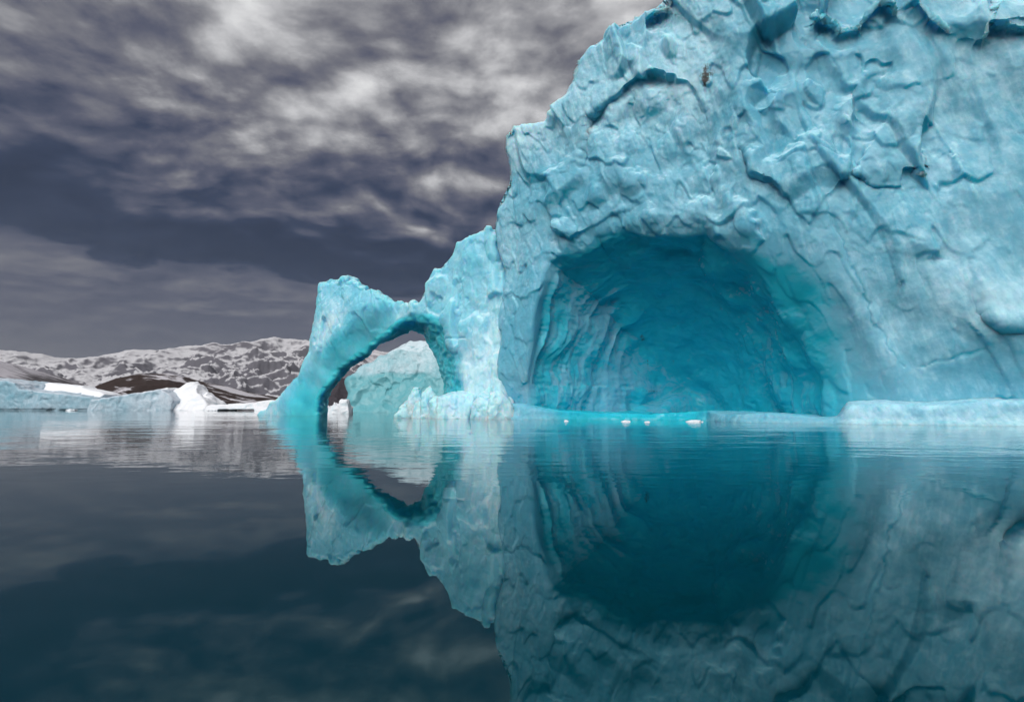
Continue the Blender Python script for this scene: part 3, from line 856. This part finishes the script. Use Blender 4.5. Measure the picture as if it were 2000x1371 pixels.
# brash floating before the cave
for i, (px, py, wd, lab) in enumerate([(1106, 822.5, 0.35, 'tiny leftmost brash ice lump floating before the cave'), (1222, 823.5, 0.7, 'flat small brash ice lump floating before the cave middle'), (1264, 824.5, 0.4, 'tiny brash ice lump second from right before the cave'), (1356, 823.5, 1.05, 'largest white brash ice lump floating at the cave mouth')]):
    d = ray(px, py); t = -CAM_H / d[2]; c = d * t
    def F(x, y, z, c=c, wd=wd, i=i):
        q = np.sqrt(((x - c[0]) / wd) ** 2 + ((y - c[1]) / (wd * 0.7)) ** 2 + ((z + 0.03) / (0.14 + 0.12 * wd)) ** 2)
        return (q - 1) * 0.25 + 0.08 * gn(x * 2.6, y * 2.6, z * 3.5, 400 + i)
    ob = build_ice('brash_ice', F, (c[0] - wd - 0.5, c[1] - wd - 0.5, -0.4), (c[0] + wd + 0.5, c[1] + wd + 0.5, 0.8), 0.06, 3.0, None, lambda V, N: {'crust': 0.8 + 0 * V[:, 0], 'clean_or_shade': 0 * V[:, 0], 'dirt': 0 * V[:, 0]}, SNOW, None, sub=0)
    tag(ob, lab, 'brash ice', 'brash ice before the cave')

for i, (px, py, wd, lab) in enumerate([(372, 801.5, 3.0, 'small growler in front of the white pointed iceberg'), (411, 802.5, 2.2, 'small growler just left of the low ice shelf'), (140, 802.0, 2.6, 'small growler in front of the long low iceberg')]):
    d = ray(px, py); t = -CAM_H / d[2]; c = d * t
    def F(x, y, z, c=c, wd=wd, i=i):
        q = np.sqrt(((x - c[0]) / wd) ** 2 + ((y - c[1]) / wd) ** 2 + ((z + 0.1) / (0.4 * wd)) ** 2)
        return (q - 1) * wd * 0.4 + 0.5 * gn(x * 0.6, y * 0.6, z * 0.8, 430 + i)
    ob = build_ice('growler', F, (c[0] - wd - 2, c[1] - wd - 2, -0.8), (c[0] + wd + 2, c[1] + wd + 2, 3), 0.25, 3.0, None, lambda V, N: {'crust': 0.7 + 0 * V[:, 0], 'clean_or_shade': 0 * V[:, 0], 'dirt': 0 * V[:, 0]}, SNOW, None, sub=0)
    tag(ob, lab, 'growler', 'growlers off the far shore')

# tumbled blocks frozen onto the foot of the arch wing
def block(px, py, sx, sz, seed, dw=-2.2, name='ice_block'):
    u, z0 = FZ(px, py); p = O + EU * u + EW * (float(W0(np.array(u))) + dw)
    rs = np.random.RandomState(seed); nrm = rs.normal(size=(11, 3)); nrm[:, 2] = np.maximum(np.abs(nrm[:, 2]) * 0.9 - 0.1, 0.05); nrm /= np.linalg.norm(nrm, axis=1)[:, None]
    off = rs.uniform(0.72, 1.0, 11)
    def F(x, y, z):
        X, Y_, Z = (x - p[0]) / sx, (y - p[1]) / sx, (z - z0) / sz
        f = np.full(x.shape, -9, f32)
        for n_, o_ in zip(nrm, off): f = np.maximum(f, X * n_[0] + Y_ * n_[1] + Z * n_[2] - o_ * 0.75)
        return (f * min(sx, sz) + 0.12 * gn(x * 1.1, y * 1.1, z * 1.1, seed)).astype(f32)
    def det(V, N):
        x, y, z = V.T
        return broken(x, y, z, 1.4, seed + 3, 0.25) + 0.05 * fbm(x, y, z, 3, 0.5, seed + 8, True)
    return build_ice(name, F, (p[0] - 1.7 * sx, p[1] - 1.7 * sx, -1.2), (p[0] + 1.6 * sx, p[1] + 1.6 * sx, z0 + 1.6 * sz), 0.3, 2.5, det, lambda V, N: {'crust': 0.7 + 0 * V[:, 0], 'clean_or_shade': 0.0 + 0.5 * gn(V[:, 0] * 0.3, V[:, 1] * 0.3, V[:, 2] * 0.3, seed), 'dirt': 0 * V[:, 0]}, ICE_WING, BERG)


for i, (px, py, sx, sz) in enumerate([(828, 772, 1.7, 2.6), (852, 776, 2.0, 2.3), (816, 797, 2.0, 2.4), (836, 798, 2.4, 2.4), (862, 796, 2.6, 2.8), (888, 794, 2.8, 2.6), (925, 790, 3.0, 3.4), (962, 790, 3.0, 3.6), (988, 785, 2.8, 3.0)]):
    block(px, py, sx, sz, 500 + 7 * i)

# ------------------------------------------------------------------ land
def land_material(name, rock, rock2, snow, lo, hi, streak, slope_w=0.6, s1=0.02, s2=0.004, along=0.33, nw=1.0):
    m, g = new_mat(name)
    geo = g.n('ShaderNodeNewGeometry'); pos = geo.outputs['Position']; nz = g.n('ShaderNodeSeparateXYZ', {0: geo.outputs['Normal']}).outputs[2]
    sp = g.n('ShaderNodeSeparateXYZ', {0: pos}).outputs
    a = g.m('SUBTRACT', g.m('MULTIPLY', sp[0], 0.94), g.m('MULTIPLY', sp[2], along)); b = g.m('ADD', g.m('MULTIPLY', sp[0], along), g.m('MULTIPLY', sp[2], 0.94))
    vec = g.n('ShaderNodeCombineXYZ', {0: g.m('MULTIPLY', a, s1 / streak), 1: g.m('MULTIPLY', b, s1), 2: g.m('MULTIPLY', sp[1], s1 * 0.5)}).outputs[0]
    n1 = g.noise(vec, 1.0, 6, 0.6, 0.4); n2 = g.noise(g.vm('MULTIPLY', pos, (s2, s2, s2)), 1.0, 4, 0.5)
    n3 = g.noise(vec, 5.0, 5, 0.6)
    v = g.m('ADD', g.m('ADD', g.m('MULTIPLY', n1, 0.75), g.m('MULTIPLY', n2, 0.6)), g.m('MULTIPLY', n3, 0.25))
    v = g.m('ADD', g.m('MULTIPLY', v, nw), g.m('MULTIPLY', g.m('SUBTRACT', nz, 0.9), -slope_w))
    f = g.sstep(v, lo, hi)
    rc = g.mix(n3, rock, rock2)
    b_ = g.n('ShaderNodeBsdfPrincipled', {'Base Color': g.mix(f, snow, rc), 'Roughness': 0.9, 'Specular IOR Level': 0.1})
    g.n('ShaderNodeOutputMaterial', {'Surface': b_})
    return m


def ridge(name, label, prof, r0, rc, r1, mat, na, nr, rough, nscale, seed, fall=0.55):
    prof = np.array(prof, float)
    px = np.linspace(prof[0, 0], prof[-1, 0], na); el = np.interp(px, prof[:, 0], prof[:, 1])
    D = np.array([ray(a, b) for a, b in zip(px, el)]); hyp = np.hypot(D[:, 0], D[:, 1]); tan = D[:, 2] / hyp
    r = np.concatenate([np.linspace(r0, rc, int(nr * 0.75)), np.linspace(rc, r1, nr - int(nr * 0.75) + 1)[1:]])
    X = (D[:, 0] / hyp)[:, None] * r[None]; Y = (D[:, 1] / hyp)[:, None] * r[None]
    t = np.where(r <= rc, (r - r0) / (rc - r0), 1.0); b = np.where(r > rc, (r - rc) / (r1 - rc), 0)
    crest = CAM_H + tan * rc
    sh = (0.25 * t + 0.75 * t ** 1.5) * (1 - (1 - fall) * sst(b, 0, 1))
    Z = crest[:, None] * sh[None]
    n = fbm((X * nscale).ravel().astype(f32), (Y * nscale).ravel().astype(f32), np.zeros(X.size, f32) + 0.5, 6, 0.5, seed, True).reshape(X.shape)
    Z = Z + rough * crest[:, None] * (n - 0.35) * (np.sin(np.pi * np.clip(t, 0, 1) ** 0.8) * 0.75 + 0.25 * t)[None] * (1 - 0.3 * b)[None]
    Z = np.where(r[None] <= r0 + 1e-6, -3, Z); Z = np.where((r[None] >= r1 - 1e-6), -3, Z)
    Z[0, :] = -3; Z[-1, :] = -3
    V = np.stack([X, Y, Z], -1).reshape(-1, 3).astype(f32)
    i = np.arange(na - 1)[:, None] * nr + np.arange(nr - 1)[None]; i = i.ravel()
    Q = np.stack([i, i + 1, i + nr + 1, i + nr], 1)[:, ::-1]
    ob = mesh_obj(name, V, Q, mat); tag(ob, label, None, None, 'structure')
    return ob


FARM = land_material('snowy_rock', (0.075, 0.075, 0.095, 1), (0.16, 0.15, 0.165, 1), (0.54, 0.53, 0.55, 1), 0.54, 0.86, 1.6, 1.6, 0.03, 0.0016, 0.1, 0.62)
HILLM = land_material('brown_hill_snow_patches', (0.020, 0.012, 0.010, 1), (0.05, 0.034, 0.03, 1), (0.52, 0.50, 0.53, 1), 0.70, 0.78, 5.0, 0.2, 0.035, 0.005, 0.30)
SLOPEM = land_material('streaked_snowy_slope', (0.04, 0.034, 0.036, 1), (0.10, 0.09, 0.095, 1), (0.42, 0.40, 0.43, 1), 0.70, 0.90, 5.0, 0.2, 0.03, 0.004, 0.30)
ROCKM = land_material('dark_rock', (0.022, 0.02, 0.026, 1), (0.08, 0.07, 0.08, 1), (0.5, 0.5, 0.55, 1), 0.45, 0.6, 1.5, 0.1, 0.06, 0.01)
ridge('mountains', 'snowy mountain range with bands of dark rock far behind', [(-700, 690), (-300, 676), (0, 682), (60, 689), (130, 692), (200, 689), (300, 684), (380, 677), (440, 671), (500, 664), (560, 662), (620, 668), (760, 690), (1000, 700), (1400, 690), (2000, 690), (2600, 700)], 3200, 5600, 8500, FARM, 1300, 240, 0.34, 0.0020, 600)
ridge('streaked_slope', 'snow streaked grey slope coming down from the left', [(-700, 660), (-300, 672), (0, 704), (60, 720), (120, 737), (180, 757), (240, 772), (320, 784), (400, 794)], 1700, 2600, 3100, SLOPEM, 420, 70, 0.10, 0.004, 620)
ridge('brown_hill', 'dark brown hill with melting snow patches', [(120, 794), (165, 768), (190, 752), (225, 739), (270, 731), (330, 729), (380, 741), (440, 753), (500, 768), (560, 779), (620, 787), (720, 794)], 1250, 1700, 2200, HILLM, 420, 70, 0.14, 0.006, 640)
ridge('headland', 'dark rock headland seen through the arch', [(600, 795), (628, 770), (644, 746), (660, 738), (690, 742), (760, 760), (840, 794)], 640, 720, 800, ROCKM, 120, 40, 0.3, 0.03, 660)
print('total', round(time.time() - T0, 1))

# ------------------------------------------------------------------ thin mist over the fjord
def haze_box():
    m, g = new_mat('mist')
    v = g.n('ShaderNodeVolumePrincipled', {'Color': (0.80, 0.83, 0.90, 1), 'Density': 0.00003, 'Anisotropy': 0.2})
    g.n('ShaderNodeOutputMaterial', {'Volume': v})
    a, b, z0, z1 = -14100, 14100, -4.5, 950
    V = np.array([[x, y, z] for z in (z0, z1) for y in (a, b) for x in (a, b)], f32)
    Q = np.array([[0, 2, 3, 1], [4, 5, 7, 6], [0, 1, 5, 4], [2, 6, 7, 3], [0, 4, 6, 2], [1, 3, 7, 5]])
    tag(mesh_obj('haze', V, Q, m, smooth=False), 'thin pale mist softening the far mountains', None, None, 'stuff')


haze_box()
